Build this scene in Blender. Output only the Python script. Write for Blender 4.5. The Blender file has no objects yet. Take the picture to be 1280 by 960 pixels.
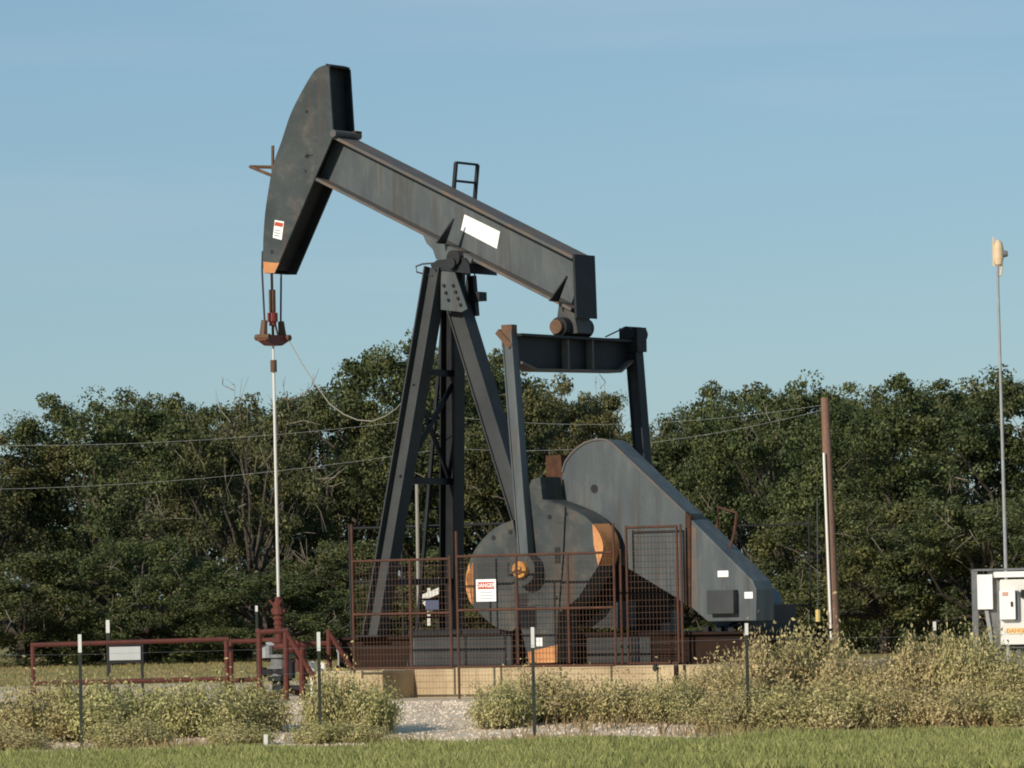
import bpy, bmesh, math, random
import numpy as np
from mathutils import Vector, Matrix
random.seed(7)
RNG = np.random.default_rng(11)
scene = bpy.context.scene
COL = scene.collection
rad = math.radians

# ------------------------------------------------------------------ camera
F_PX, CAM_H, ROLL, HX, HY = 6000.0, 1.75, rad(1.2), 640.0, 750.0
cam_d = bpy.data.cameras.new('camera')
cam = bpy.data.objects.new('camera', cam_d)
COL.objects.link(cam)
cam_d.sensor_width = 36.0
cam_d.lens = F_PX / 1280.0 * 36.0
cam_d.shift_y = (HY - 480.0) / 1280.0
cam_d.clip_start = 0.5
cam_d.clip_end = 6000.0
cr, sr = math.cos(ROLL), math.sin(ROLL)
cam.matrix_world = Matrix(((cr, sr, 0, 0), (0, 0, -1, 0), (-sr, cr, 0, CAM_H), (0, 0, 0, 1)))
scene.camera = cam

# ------------------------------------------------------------------ sky, sun, exposure
SUN_AZ, SUN_EL = rad(39), rad(24)          # azimuth to the left of straight behind the camera
sun_dir = Vector((-math.sin(SUN_AZ) * math.cos(SUN_EL), -math.cos(SUN_AZ) * math.cos(SUN_EL), math.sin(SUN_EL)))
world = bpy.data.worlds.new('World')
scene.world = world
world.use_nodes = True
wn, wl = world.node_tree.nodes, world.node_tree.links
wn.clear()
sky = wn.new('ShaderNodeTexSky')
sky.sky_type = 'NISHITA'
sky.sun_disc = False
sky.sun_elevation = SUN_EL
sky.sun_rotation = math.atan2(sun_dir.x, sun_dir.y)
sky.altitude = 50
sky.air_density = 1.0
sky.dust_density = 0.3
sky.ozone_density = 2.2
bg = wn.new('ShaderNodeBackground')
bg.inputs['Strength'].default_value = 0.086
wo = wn.new('ShaderNodeOutputWorld')
tint = wn.new('ShaderNodeMix'); tint.data_type = 'RGBA'; tint.blend_type = 'MULTIPLY'; tint.inputs[0].default_value = 1
tint.inputs[7].default_value = (.87, .955, 1.05, 1)
wl.new(sky.outputs[0], tint.inputs[6]); 
air = wn.new('ShaderNodeMix'); air.data_type = 'RGBA'; air.inputs[0].default_value = .48      # even teal haze over the clear sky
air.inputs[7].default_value = (2.85, 5.1, 6.75, 1)
# faint high cirrus
wtc = wn.new('ShaderNodeTexCoord'); wmp = wn.new('ShaderNodeMapping'); wmp.inputs['Scale'].default_value = (2.2, 2.2, 26)
wnz = wn.new('ShaderNodeTexNoise'); wnz.inputs['Scale'].default_value = 2.6; wnz.inputs['Detail'].default_value = 6
wmr = wn.new('ShaderNodeMapRange'); wmr.inputs['From Min'].default_value = .5; wmr.inputs['From Max'].default_value = .8; wmr.inputs['To Max'].default_value = .22
cir = wn.new('ShaderNodeMix'); cir.data_type = 'RGBA'; cir.inputs[7].default_value = (6.6, 7.1, 7.6, 1)
wl.new(wtc.outputs['Generated'], wmp.inputs['Vector']); wl.new(wmp.outputs[0], wnz.inputs['Vector'])
wl.new(wnz.outputs['Fac'], wmr.inputs['Value']); wl.new(wmr.outputs[0], cir.inputs[0])
wl.new(tint.outputs[2], air.inputs[6]); wl.new(air.outputs[2], cir.inputs[6]); wl.new(cir.outputs[2], bg.inputs['Color'])
wl.new(bg.outputs[0], wo.inputs['Surface'])
sun_l = bpy.data.lights.new('sun', 'SUN')
sun_l.energy = 4.4
sun_l.angle = rad(0.5)
sun_l.color = (1.0, 0.90, 0.76)
sun = bpy.data.objects.new('sun', sun_l)
COL.objects.link(sun)
sun.rotation_euler = sun_dir.to_track_quat('Z', 'Y').to_euler()
scene.view_settings.view_transform = 'Standard'
scene.view_settings.look = 'None'
scene.view_settings.exposure = 0.0
scene.view_settings.gamma = 1.0
scene.view_settings.use_curve_mapping = False
scene.cycles.filter_width = 1.9

# ------------------------------------------------------------------ geometry helpers
def ray(px, py):
    xc = (px - HX) / F_PX; yc = (HY - py) / F_PX
    return xc * cr + yc * sr, -xc * sr + yc * cr
def W(px, py, Y):
    a, b = ray(px, py)
    return Vector((a * Y, Y, CAM_H + b * Y))
TH = rad(35)
ct, st = math.cos(TH), math.sin(TH)
XA, YA = W(562, 320, 75.0).x, 75.0
PUMP = Vector((XA, YA, 0))
def _at(t, dx, dz):
    X = t * dx - XA; Y = t - YA
    return Vector((X * ct - Y * st, X * st + Y * ct, CAM_H + t * dz))
def PV(v, px, py):
    dx, dz = ray(px, py)
    return _at((v + XA * st + YA * ct) / (dx * st + ct), dx, dz)
def PUc(u, px, py):
    dx, dz = ray(px, py)
    return _at((u + XA * ct - YA * st) / (dx * ct - st), dx, dz)

class MB:
    def __init__(s): s.v = []; s.f = []
    def add(s, vs, fs):
        b = len(s.v); s.v += [tuple(p) for p in vs]; s.f += [tuple(i + b for i in f) for f in fs]; return s
    def box(s, a, b):
        x0, y0, z0 = a; x1, y1, z1 = b
        return s.add([(x0,y0,z0),(x1,y0,z0),(x1,y1,z0),(x0,y1,z0),(x0,y0,z1),(x1,y0,z1),(x1,y1,z1),(x0,y1,z1)],
                     [(0,3,2,1),(4,5,6,7),(0,1,5,4),(1,2,6,5),(2,3,7,6),(3,0,4,7)])
    def bar(s, A, B, w, h, xd=None):
        A, B = Vector(A), Vector(B); d = (B - A).normalized()
        x = Vector(xd) if xd is not None else (Vector((0,0,1)) if abs(d.z) < .9 else Vector((1,0,0)))
        x = (x - d * x.dot(d)).normalized(); y = d.cross(x)
        vs = []
        for P in (A, B):
            for i, j in ((-1,-1),(1,-1),(1,1),(-1,1)): vs.append(P + x * (w/2*i) + y * (h/2*j))
        return s.add(vs, [(0,3,2,1),(4,5,6,7),(0,1,5,4),(1,2,6,5),(2,3,7,6),(3,0,4,7)])
    def tube(s, pts, r, n=8, r2=None):
        pts = [Vector(p) for p in pts]; m = len(pts); vs = []
        for i, p in enumerate(pts):
            d = (pts[min(i+1,m-1)] - pts[max(i-1,0)]).normalized()
            x = Vector((0,0,1)) if abs(d.z) < .9 else Vector((1,0,0))
            x = (x - d * x.dot(d)).normalized(); y = d.cross(x)
            rr = r if r2 is None else r + (r2 - r) * i / (m - 1)
            for k in range(n):
                a = 2*math.pi*k/n; vs.append(p + x*(rr*math.cos(a)) + y*(rr*math.sin(a)))
        fs = [(i*n+k, i*n+(k+1)%n, (i+1)*n+(k+1)%n, (i+1)*n+k) for i in range(m-1) for k in range(n)]
        fs += [tuple(range(n-1,-1,-1)), tuple(range((m-1)*n, m*n))]
        return s.add(vs, fs)
    def prism(s, pts, off):
        """pts: planar polygon (3-D), extruded by vector off"""
        pts = [Vector(p) for p in pts]; off = Vector(off); n = len(pts)
        vs = pts + [p + off for p in pts]
        nrm = Vector((0,0,0))
        for i in range(n): nrm += pts[i].cross(pts[(i+1)%n])
        fl = nrm.dot(off) > 0
        f0 = tuple(range(n)); f1 = tuple(range(n, 2*n))
        fs = [f0[::-1], f1] if fl else [f0, f1[::-1]]
        for i in range(n):
            j = (i+1)%n
            fs.append((i, j, n+j, n+i) if fl else (j, i, n+i, n+j))
        return s.add(vs, fs)
    def build(s, name, m, parent=None, smooth=False, bevel=0):
        me = bpy.data.meshes.new(name); me.from_pydata(s.v, [], s.f)
        bm = bmesh.new(); bm.from_mesh(me); bmesh.ops.recalc_face_normals(bm, faces=bm.faces)
        bm.to_mesh(me); bm.free()
        return link_mesh(name, me, m, parent, smooth, bevel)
def link_mesh(name, me, m, parent=None, smooth=False, bevel=0):
    for mm in (m if isinstance(m, (list, tuple)) else [m]): me.materials.append(mm)
    if smooth:
        me.polygons.foreach_set('use_smooth', [True]*len(me.polygons))
    o = bpy.data.objects.new(name, me); COL.objects.link(o)
    if smooth:
        md = o.modifiers.new('edge', 'EDGE_SPLIT'); md.split_angle = rad(40)
    if bevel:
        md = o.modifiers.new('bevel', 'BEVEL'); md.width = bevel; md.segments = 2; md.limit_method = 'ANGLE'
    if parent: o.parent = parent
    return o
def tag(o, label=None, cat=None, group=None, kind=None):
    if label: o['label'] = label
    if cat: o['category'] = cat
    if group: o['group'] = group
    if kind: o['kind'] = kind
    return o
def empty(name, loc, label, cat, rz=0, group=None):
    o = bpy.data.objects.new(name, None); COL.objects.link(o)
    o.location = loc; o.rotation_euler = (0, 0, rz); o.empty_display_size = .3
    return tag(o, label, cat, group)
def clone(o, parent=None):
    c = o.copy(); COL.objects.link(c)
    if parent: c.parent = parent
    for ch in list(o.children): clone(ch, c)
    return c
def text_mesh(txt, size, at, xdir, updir, m, name, parent, spacing=1.0):
    cu = bpy.data.curves.new('txt', 'FONT'); cu.body = txt; cu.size = size
    cu.align_x = 'CENTER'; cu.align_y = 'CENTER'; cu.extrude = .002; cu.resolution_u = 2; cu.space_line = spacing
    cu.offset = size * .02
    t = bpy.data.objects.new('txt', cu); COL.objects.link(t)
    bpy.context.view_layer.update()
    dg = bpy.context.evaluated_depsgraph_get()
    me = bpy.data.meshes.new_from_object(t.evaluated_get(dg))
    bpy.data.objects.remove(t)
    x = Vector(xdir).normalized(); y = Vector(updir).normalized(); z = x.cross(y)
    M = Matrix(((x.x,y.x,z.x,at[0]),(x.y,y.y,z.y,at[1]),(x.z,y.z,z.z,at[2]),(0,0,0,1)))
    me.transform(M)
    return link_mesh(name, me, m, parent)

# ------------------------------------------------------------------ materials
def srgb(r, g, b):
    return tuple(((c/255)/12.92 if c/255 <= .04045 else ((c/255+.055)/1.055)**2.4) for c in (r,g,b))
def mat(name, c1, c2=None, scale=4.0, rough=.7, spec=.3, detail=5, lo=.35, hi=.65, bump=0, bscale=None, metallic=0,
        c3=None, s3=1.0, t3=(.6,.75), stretch=None, island=0.0, trans=0, c4=None, s4=3.0, t4=(.58,.78)):
    m = bpy.data.materials.new(name); m.use_nodes = True
    nt = m.node_tree; N, L = nt.nodes, nt.links
    b = N['Principled BSDF']; b.inputs['Roughness'].default_value = rough
    b.inputs['Specular IOR Level'].default_value = spec; b.inputs['Metallic'].default_value = metallic
    tc = N.new('ShaderNodeTexCoord'); vec = tc.outputs['Object']
    if stretch:
        mp = N.new('ShaderNodeMapping'); mp.inputs['Scale'].default_value = stretch
        L.new(vec, mp.inputs['Vector']); vecs = mp.outputs[0]
    else: vecs = vec
    def noise(sc, v=vec, det=detail):
        n = N.new('ShaderNodeTexNoise'); n.inputs['Scale'].default_value = sc; n.inputs['Detail'].default_value = det
        n.inputs['Roughness'].default_value = .6
        L.new(v, n.inputs['Vector']); return n.outputs['Fac']
    def ramp(f, a, bb):
        r = N.new('ShaderNodeMapRange'); r.inputs['From Min'].default_value = a; r.inputs['From Max'].default_value = bb
        L.new(f, r.inputs['Value']); return r.outputs[0]
    def mix(f, A, B):
        x = N.new('ShaderNodeMix'); x.data_type = 'RGBA'
        if hasattr(f, 'links'): L.new(f, x.inputs[0])
        else: x.inputs[0].default_value = f
        for i, q in ((6, A), (7, B)):
            if hasattr(q, 'links'): L.new(q, x.inputs[i])
            else: x.inputs[i].default_value = (*q, 1)
        return x.outputs[2]
    col = None
    if c2 is not None:
        col = mix(ramp(noise(scale, vecs), lo, hi), c1, c2)
    if c3 is not None:
        col = mix(ramp(noise(s3, vecs if stretch else vec, 7), *t3), col if col is not None else c1, c3)
    if c4 is not None:
        mp4 = N.new('ShaderNodeMapping'); mp4.inputs['Scale'].default_value = (4, 4, .28); mp4.inputs['Location'].default_value = (3, 7, 1)
        L.new(vec, mp4.inputs['Vector'])
        col = mix(ramp(noise(s4, mp4.outputs[0], 6), *t4), col, c4)
    if island:
        g = N.new('ShaderNodeNewGeometry')
        hs = N.new('ShaderNodeHueSaturation')
        r = N.new('ShaderNodeMapRange'); r.inputs['To Min'].default_value = 1 - island; r.inputs['To Max'].default_value = 1 + island
        L.new(g.outputs['Random Per Island'], r.inputs['Value']); L.new(r.outputs[0], hs.inputs['Value'])
        oi = N.new('ShaderNodeObjectInfo')
        r2 = N.new('ShaderNodeMapRange'); r2.inputs['To Min'].default_value = .485; r2.inputs['To Max'].default_value = .515
        L.new(oi.outputs['Random'], r2.inputs['Value']); L.new(r2.outputs[0], hs.inputs['Hue'])
        if hasattr(col, 'links'): L.new(col, hs.inputs['Color'])
        else: hs.inputs['Color'].default_value = (*c1, 1)
        col = hs.outputs[0]
    if col is None: b.inputs['Base Color'].default_value = (*c1, 1)
    else: L.new(col, b.inputs['Base Color'])
    if bump:
        bp = N.new('ShaderNodeBump'); bp.inputs['Strength'].default_value = bump; bp.inputs['Distance'].default_value = .05
        L.new(noise(bscale or scale*3), bp.inputs['Height']); L.new(bp.outputs[0], b.inputs['Normal'])
    if trans:
        tr = N.new('ShaderNodeBsdfTranslucent'); ms = N.new('ShaderNodeMixShader'); ms.inputs[0].default_value = trans
        L.new(col, tr.inputs['Color']); L.new(b.outputs[0], ms.inputs[1]); L.new(tr.outputs[0], ms.inputs[2])
        L.new(ms.outputs[0], N['Material Output'].inputs['Surface'])
    return m

M = {}
M['paint'] = mat('grey_paint', (.055,.067,.073), (.082,.096,.101), 1.3, .55, .35, c3=(.105,.11,.108), s3=2.6, t3=(.5,.8), bump=.1, bscale=9, stretch=(2.2,2.2,.55), c4=(.06,.05,.042), s4=1.5, t4=(.54,.74))
M['legpaint'] = mat('worn_leg_paint', (.030,.034,.036), (.046,.050,.052), 1.6, .6, .3, c3=(.08,.066,.052), s3=4, t3=(.62,.85), bump=.08, bscale=9)
M['paint_old'] = mat('weathered_dark_paint', (.028,.037,.039), (.055,.064,.064), 1.7, .6, .35, c3=(.088,.082,.068), s3=3.4, t3=(.54,.72), bump=.2, bscale=8, c4=(.075,.05,.035), s4=1.2, t4=(.55,.72))
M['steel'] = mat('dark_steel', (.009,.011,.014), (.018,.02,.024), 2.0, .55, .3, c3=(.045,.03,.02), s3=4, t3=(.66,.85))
M['black'] = mat('black_steel', (.012,.012,.014), (.02,.02,.022), 3, .6, .3)
M['rustedge'] = mat('rusty_flange', (.095,.095,.095), (.165,.115,.08), 3.2, .7, .2, lo=.42, hi=.7)
M['rust'] = mat('rust', (.10,.045,.026), (.05,.03,.022), 5, .85, .1, c3=(.16,.075,.035), s3=9, t3=(.55,.8))
M['rustdark'] = mat('dark_rust', (.032,.017,.012), (.020,.014,.011), 4, .85, .1)
M['redpipe'] = mat('red_oxide_paint', (.125,.033,.024), (.08,.028,.022), 6, .7, .25)
M['fence'] = mat('rusty_fence_pipe', (.115,.05,.032), (.07,.04,.03), 5, .8, .15)
M['wire'] = mat('rusty_mesh_wire', (.12,.06,.04), (.13,.085,.06), 7, .7, .2)
M['orange'] = mat('orange_paint', (.60,.29,.12), (.46,.19,.075), 3, .6, .3)
M['brass'] = mat('orange_hub', (.55,.27,.06), (.40,.17,.04), 9, .5, .4)
M['white'] = mat('white_plate', (.88,.87,.84), (.82,.81,.79), 3, .5, .3)
M['offwhite'] = mat('white_cabinet_paint', (.80,.78,.72), (.73,.70,.64), 2.2, .5, .3)
M['signred'] = mat('sign_red', (.45,.07,.04), None)
M['signtext'] = mat('sign_black', (.03,.03,.03), None)
M['signorange'] = mat('sticker_orange', (.75,.32,.04), None)
M['galv'] = mat('galvanised_steel', (.26,.265,.27), (.34,.34,.34), 5, .5, .4)
M['galvdark'] = mat('dull_galvanised_frame', (.12,.125,.13), (.18,.18,.18), 5, .55, .4)
M['concrete'] = mat('tan_concrete', (.52,.41,.255), (.44,.34,.21), 1.7, .9, .1, c3=(.34,.25,.15), s3=1.2, t3=(.46,.7), bump=.3, bscale=14, c4=(.27,.20,.13), s4=1.6, t4=(.55,.7))
M['cable'] = mat('steel_cable', (.05,.05,.055), None, rough=.5)
M['hose'] = mat('pale_cable', (.28,.26,.22), None, rough=.6)
M['rod'] = mat('polished_rod', (.62,.60,.56), None, rough=.35, spec=.5)
M['clampred'] = mat('red_clamp', (.22,.028,.022), (.13,.03,.022), 14, .5, .4)
M['brown'] = mat('brown_steel', (.14,.075,.04), (.09,.05,.03), 9, .6, .3)
M['tpost'] = mat('dark_green_post', (.022,.03,.022), (.035,.038,.03), 9, .7, .2)
M['tposttip'] = mat('white_post_tip', (.62,.62,.58), None, rough=.6)
M['polewood'] = mat('pole_wood', (.25,.15,.11), (.175,.105,.08), 5, .9, .05, stretch=(6,6,.6), c3=(.22,.13,.09), s3=5, t3=(.55,.75), bump=.4, bscale=12)
M['motor'] = mat('blue_motor_paint', (.04,.075,.12), (.05,.085,.125), 3, .5, .4)
M['yellow'] = mat('yellow_pipe', (.62,.46,.16), None, rough=.6)
M['bluegrey'] = mat('blue_grey_box', (.10,.12,.20), None, rough=.5)
M['signgrey'] = mat('pale_sign_panel', (.42,.44,.44), (.48,.49,.48), 3, .5)
M['lampcream'] = mat('cream_lamp_housing', (.72,.56,.36), (.62,.47,.30), 5, .5)
M['leaf'] = mat('oak_leaf', (.046,.062,.021), (.120,.128,.042), .9, .6, .3, lo=.40, hi=.62, c3=(.23,.195,.09), s3=1.3, t3=(.6,.85), island=.5, trans=.2)
M['leaf2'] = mat('oak_leaf_olive', (.057,.069,.024), (.140,.136,.047), .8, .6, .3, lo=.40, hi=.62, c3=(.27,.21,.10), s3=1.1, t3=(.6,.85), island=.5, trans=.2)
M['bark'] = mat('oak_bark', (.055,.045,.036), (.10,.085,.07), 6, .95, .05, bump=.4)
M['twig'] = mat('lichen_grey_twig', (.27,.235,.185), (.16,.135,.105), 5, .95, .05)
M['sage'] = mat('sage_leaf', (.325,.31,.125), (.52,.45,.215), 3.5, .75, .15, c3=(.64,.55,.32), s3=2.4, t3=(.52,.72), island=.4, trans=.3)
M['sagetan'] = mat('tan_dry_leaf', (.37,.33,.15), (.55,.45,.23), 3.5, .75, .15, c3=(.62,.48,.26), s3=2.4, t3=(.5,.7), island=.4, trans=.3)
M['stem'] = mat('shrub_stem', (.15,.11,.07), (.10,.075,.05), 9, .9, .1)
M['grass'] = mat('grass_blade', (.25,.265,.085), (.38,.37,.14), 2.2, .7, .2, c3=(.46,.40,.20), s3=1.4, t3=(.62,.8), island=.35, trans=.25)
M['straw'] = mat('dry_grass_blade', (.36,.27,.13), (.24,.22,.09), .4, .8, .1, island=.15, trans=.3, c3=(.40,.26,.14), s3=.3, t3=(.5,.65))
M['pebble'] = mat('gravel_stone', (.66,.56,.43), (.48,.385,.28), 2.2, .9, .1, island=.35)

# ------------------------------------------------------------------ ground
def sm(a, b, x):
    t = min(1, max(0, (x - a) / (b - a))); return t*t*(3-2*t)
def gz(X, Y):
    return .28 * sm(60.5, 68, Y) * (1 - .75*sm(92, 118, Y)) * (1 - sm(14, 40, abs(X))) + .02*math.sin(X*1.3+Y*.7)*sm(59.5, 62, Y)*(1-sm(68,72,Y))
def sheet(name, xs, ys, m, dz, kind, edge=None):
    vs = [(x, (y + (edge(x, y) if edge else 0)), 0) for y in ys for x in xs]
    vs = [(x, y, gz(x, y) + dz) for x, y, _ in vs]
    n = len(xs)
    fs = [(j*n+i, j*n+i+1, (j+1)*n+i+1, (j+1)*n+i) for j in range(len(ys)-1) for i in range(n-1)]
    mb = MB(); mb.v = vs; mb.f = fs
    o = mb.build(name, m, smooth=False); o['kind'] = kind
    return o
def lin(a, b, n): return [a + (b-a)*i/(n-1) for i in range(n)]
M['field'] = mat('mown_dry_field', (.30,.23,.11), (.19,.19,.07), .22, .95, .05, lo=.38, hi=.6, c3=(.36,.24,.13), s3=.5, t3=(.48,.7), bump=.6, bscale=6)
M['gravel'] = mat('pale_caliche_gravel', (.66,.56,.43), (.50,.41,.30), 9, .95, .05, lo=.3, hi=.65, c3=(.46,.36,.24), s3=.7, t3=(.55,.75), bump=.25, bscale=40)
M['verge'] = mat('verge_soil', (.24,.25,.09), (.32,.28,.14), 1.2, .95, .05, bump=.5, bscale=14)
xs = [-2500,-1200,-600,-300,-150,-80,-50,-40,-32] + lin(-26, 26, 53) + [32,40,50,80,150,300,600,1200,2500]
ys = [-60,-20,10,30,45,52] + lin(56, 76, 41) + lin(78, 124, 24) + [130,145,170,220,350,600,1200,2500,5000]
sheet('field_ground', xs, ys, M['field'], 0, 'structure')
sheet('gravel_pad', lin(-18, 18, 73), lin(57.0, 92, 71), M['gravel'], .006, 'structure')
sheet('grass_verge', lin(-30, 30, 61), lin(20, 57.4, 20), M['verge'], .011, 'structure', lambda x, y: (max(-1.3, min(1.3, .13*x)) + .12*math.sin(x*2.1)) if y > 57.3 else 0)

# ------------------------------------------------------------------ concrete foundation
U = Vector((1,0,0)); V = Vector((0,1,0)); Z = Vector((0,0,1))
found = empty('concrete_foundation', PUMP, 'stepped tan concrete foundation slab under the pumpjack', 'foundation', -TH)
ZT = .74
mb = MB(); mb.box((.32,-1.6,-.1), (7.1,1.5,ZT)); mb.build('slab', M['concrete'], found, bevel=.015)
mb = MB(); mb.box((-.95,-2.42,-.1), (.317,2.2,ZT-.02)); mb.build('slab', M['concrete'], found, bevel=.015)
p = PV(-1.6, 820, 835)
mb = MB(); mb.tube([(p.x,-1.603,p.z),(p.x,-1.612,p.z)], .055, 14); mb.build('pipe_hole', M['black'], found)
q = PV(-1.6, 846, 833)
mb = MB(); mb.box((q.x-.03,-1.64,.25),(q.x+.03,-1.602,ZT)); mb.box((q.x+.12,-1.62,.25),(q.x+.16,-1.602,ZT)); mb.build('form_batten', M['rustdark'], found)

# ------------------------------------------------------------------ PUMPJACK
pump = empty('pumpjack', PUMP, 'large grey oilfield pumpjack with its horse head raised, on the concrete foundation', 'pumpjack', -TH)
def P(name, mb, m, parent=pump, **k): return mb.build(name, m, parent, **k)
def poly(v, pts): return [PV(v, *q) for q in pts]
# --- base skid
mb = MB()
for v in (-.95, .95):
    mb.box((-1.6, v-.1, ZT+.44), (6.2, v+.1, ZT+.48)); mb.box((-1.6, v-.1, ZT), (6.2, v+.1, ZT+.04)); mb.box((-1.6, v-.015, ZT+.04), (6.2, v+.015, ZT+.44))
for u in (-1.5, -.8, .2, 1.4, 2.6, 3.8, 5.0, 6.1): mb.box((u-.06, -.93, ZT+.05), (u+.06, .93, ZT+.42))
P('base_skid', mb, M['rustdark'])
mb = MB(); a = PV(-1.32, 518, 792); b = PV(-1.32, 640, 790)
mb.box((a.x,-1.32,ZT+.03),(b.x,-1.08,a.z-.02)); sp = P('side_panel', mb, M['legpaint'])
mb = MB(); mb.box((a.x-.05,-1.42,a.z-.018),(b.x+.05,-1.06,a.z+.05)); mb.box((a.x-.08,-1.42,ZT+.0),(b.x+.05,-1.06,ZT+.028)); P('ledge', mb, M['steel'], sp)
mb = MB(); mb.prism([(a.x-.002,-1.32,a.z-.02),(a.x-.002,-1.32,ZT+.03),(a.x-.16,-1.32,ZT+.03)], (0,.2,0)); P('gusset', mb, M['paint'], sp)
# gearbox pedestal
mb = MB(); a = PV(-1.0, 733, 792); b = PV(-1.0, 776, 824)
ped = P('gearbox_pedestal', MB().box((a.x,-1.0,ZT+.02),(a.x+1.15,.9,a.z)), M['legpaint'])
c1 = poly(-1.0, [(724,785),(772,785),(772,752),(764,752)])
P('pedestal_cover', MB().prism(c1, (0,.5,0)), M['legpaint'], ped)
# --- samson post
def hleg(name, A, B, wu, d, m, voff=0.0, t=.022):
    A, B = Vector(A), Vector(B); ax = (B-A).normalized()
    x = (U - ax*U.dot(ax)).normalized(); y = ax.cross(x)
    if y.y < 0: y = -y
    mb = MB()
    mb.bar(A + y*voff, B + y*voff, wu, t, x)
    for s in (-1, 1): mb.bar(A + x*(s*(wu/2+t/2)), B + x*(s*(wu/2+t/2)), t, d, x)
    return P(name, mb, m)
top_z = PV(0, 562, 333).z
cl = PV(-1.0, 469, 790); cf = PV(1.0, 564, 790)
zb = ZT + .48
def ext(top, low, z):
    top, low = Vector(top), Vector(low); t = (z - top.z)/(low.z - top.z); return top + (low-top)*t
tn = PV(-.27, 545.5, 335); tf = PV(.25, 566, 335)
leg_n = hleg('front_leg', ext(tn, cl, zb), tn, .25, .27, M['legpaint'])
leg_f = hleg('front_leg', ext(tf, cf, zb), tf, .25, .27, M['steel'])  # far leg takes a darker material, standing in for the shadow on it
r1 = PV(0, 574, 386); r2 = PV(0, 640, 600)
leg_r = hleg('rear_leg', ext(r1, r2, zb), ext(r1, r2, top_z-.12), .235, .30, M['legpaint'], voff=-.10)
for Lg in ((ext(tn,cl,zb)), (ext(tf,cf,zb)), (ext(r1,r2,zb))):
    P('foot_plate', MB().box((Lg.x-.28, Lg.y-.25, zb+.002),(Lg.x+.28, Lg.y+.25, zb+.03)), M['steel'])
# cross bars between the front legs
def onleg(top, low, z): return ext(top, low, z)
for py in (466, 601, 727):
    z = PV(0, 545, py).z
    P('leg_crossbar', MB().bar(onleg(tn,cl,z), onleg(tf,cf,z), .10, .10), M['steel'])
z0 = PV(0,545,598).z; z1 = PV(0,545,480).z
P('leg_brace', MB().bar(onleg(tn,cl,z0), onleg(tf,cf,z1), .08, .04), M['steel']); P('leg_brace', MB().bar(onleg(tf,cf,z0)-U*.05, onleg(tn,cl,z1)-U*.05, .08, .04), M['steel'])
# gusset plate with bolts and top cap
gp = P('gusset_plate', MB().prism(poly(-.34, [(551,340),(566,333),(584,386),(577,390),(551,387)]), (0,.03,0)), M['paint'])
for px, py in ((555.5,357),(558,366),(561,375),(567,357),(570,365),(573,373),(576,381)):
    q = PV(-.34, px, py); P('bolt', MB().tube([q+V*.01, q-V*.03], .026, 6), M['black'], gp)
P('top_cap', MB().prism(poly(-.36, [(541,337),(538,331),(546,325),(580,322),(586,330),(588,342),(570,340)]), (0,.72,0)), M['steel'])
# saddle bearing
br = PV(-.42, 566, 321)
sb = P('saddle_bearing', MB().tube([(br.x,-.42,br.z-.02),(br.x,.42,br.z-.02)], .125, 20), M['black'], smooth=True)
P('bearing_cap', MB().tube([(br.x-.02,-.46,br.z-.1),(br.x-.02,-.30,br.z-.1)], .085, 14), M['steel'], sb)
P('saddle', MB().prism(poly(-.30, [(528,292),(590,323),(588,330),(575,325),(556,327),(545,324),(541,312),(533,304)]), (0,.6,0)), M['paint'])
mb = MB(); q = PV(-.3, 536, 338)
P('grease_line', MB().tube([PV(-.3,x,y) for x,y in ((541,345),(532,343),(521,340),(520,333),(528,330),(541,329))], .014, 6), M['cable'])
P('grease_line', MB().tube([PV(.3,x,y) for x,y in ((588,330),(594,345),(594,365))], .012, 6), M['cable'])
mb = MB(); q = PV(.2, 596, 371); mb.box((q.x-.09,.1,q.z-.07),(q.x+.12,.3,q.z+.07)); mb.bar(PV(.2,590,345),PV(.2,594,395),.1,.1)
P('junction_box', mb, M['steel'])
# ladder
mb = MB()
la0 = PV(.95, 551, 760); la1 = PV(.95, 597, 206); lb0 = PV(.37, 524, 760); lb1 = PV(.37, 570, 203)
la0 = ext(la1, la0, zb); lb0 = ext(lb1, lb0, zb)
for a, b in ((la0,la1),(lb0,lb1)): mb.bar(a, b, .05, .05, U)
n = 26
for i in range(1, n+1):
    t = i/n
    mb.bar(lb0.lerp(lb1,t), la0.lerp(la1,t), .035, .035)
P('ladder', mb, M['steel'])
# --- walking beam
wt = [PV(-.27, 420, 171), PV(-.27, 716, 320)]
wb = [PV(-.27, 393, 215), PV(-.27, 718, 391)]
bd = (wt[1]-wt[0]).normalized(); bn = Vector((bd.z,0,-bd.x))       # bn points along the beam normal
if bn.z < 0: bn = -bn
def along(P0, u): return P0 + bd*((u-P0.x)/bd.x)
tl, tr = wt; depth = (tl - wb[1]).dot(bn)
bl = tl - bn*depth; brr = tr - bn*depth
fw, ft = .27, .045
u0, u1 = tl.x-.35, tr.x
T0 = along(tl,u0); T1 = along(tl,u1)
mb = MB()
tw0, tw1 = T0-bn*ft, T1-bn*ft; bw0, bw1 = T0-bn*(depth-ft), T1-bn*(depth-ft)
mb.prism([(tw0.x,-.02,tw0.z),(tw1.x,-.02,tw1.z),(bw1.x+.3,-.02,(bw1+bd*.3).z),(bw0.x,-.02,bw0.z)], (0,.04,0))
beam = P('walking_beam', mb, M['paint'])
mb = MB()
for k, (a, b) in enumerate(((T0,T1),(T0-bn*(depth-ft),T1-bn*(depth-ft)))):
    b2 = b + bd*(.3 if k else 0)
    P('flange', MB().prism([(a.x,-fw,a.z),(b2.x,-fw,b2.z),((b2-bn*ft).x,-fw,(b2-bn*ft).z),((a-bn*ft).x,-fw,(a-bn*ft).z)], (0,2*fw,0)), M['rustedge'], beam)
ep = [PV(-.275,715.5,317.5), PV(-.275,718.5,397), PV(-.275,721,397.2), PV(-.275,718,317.5)]
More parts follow.
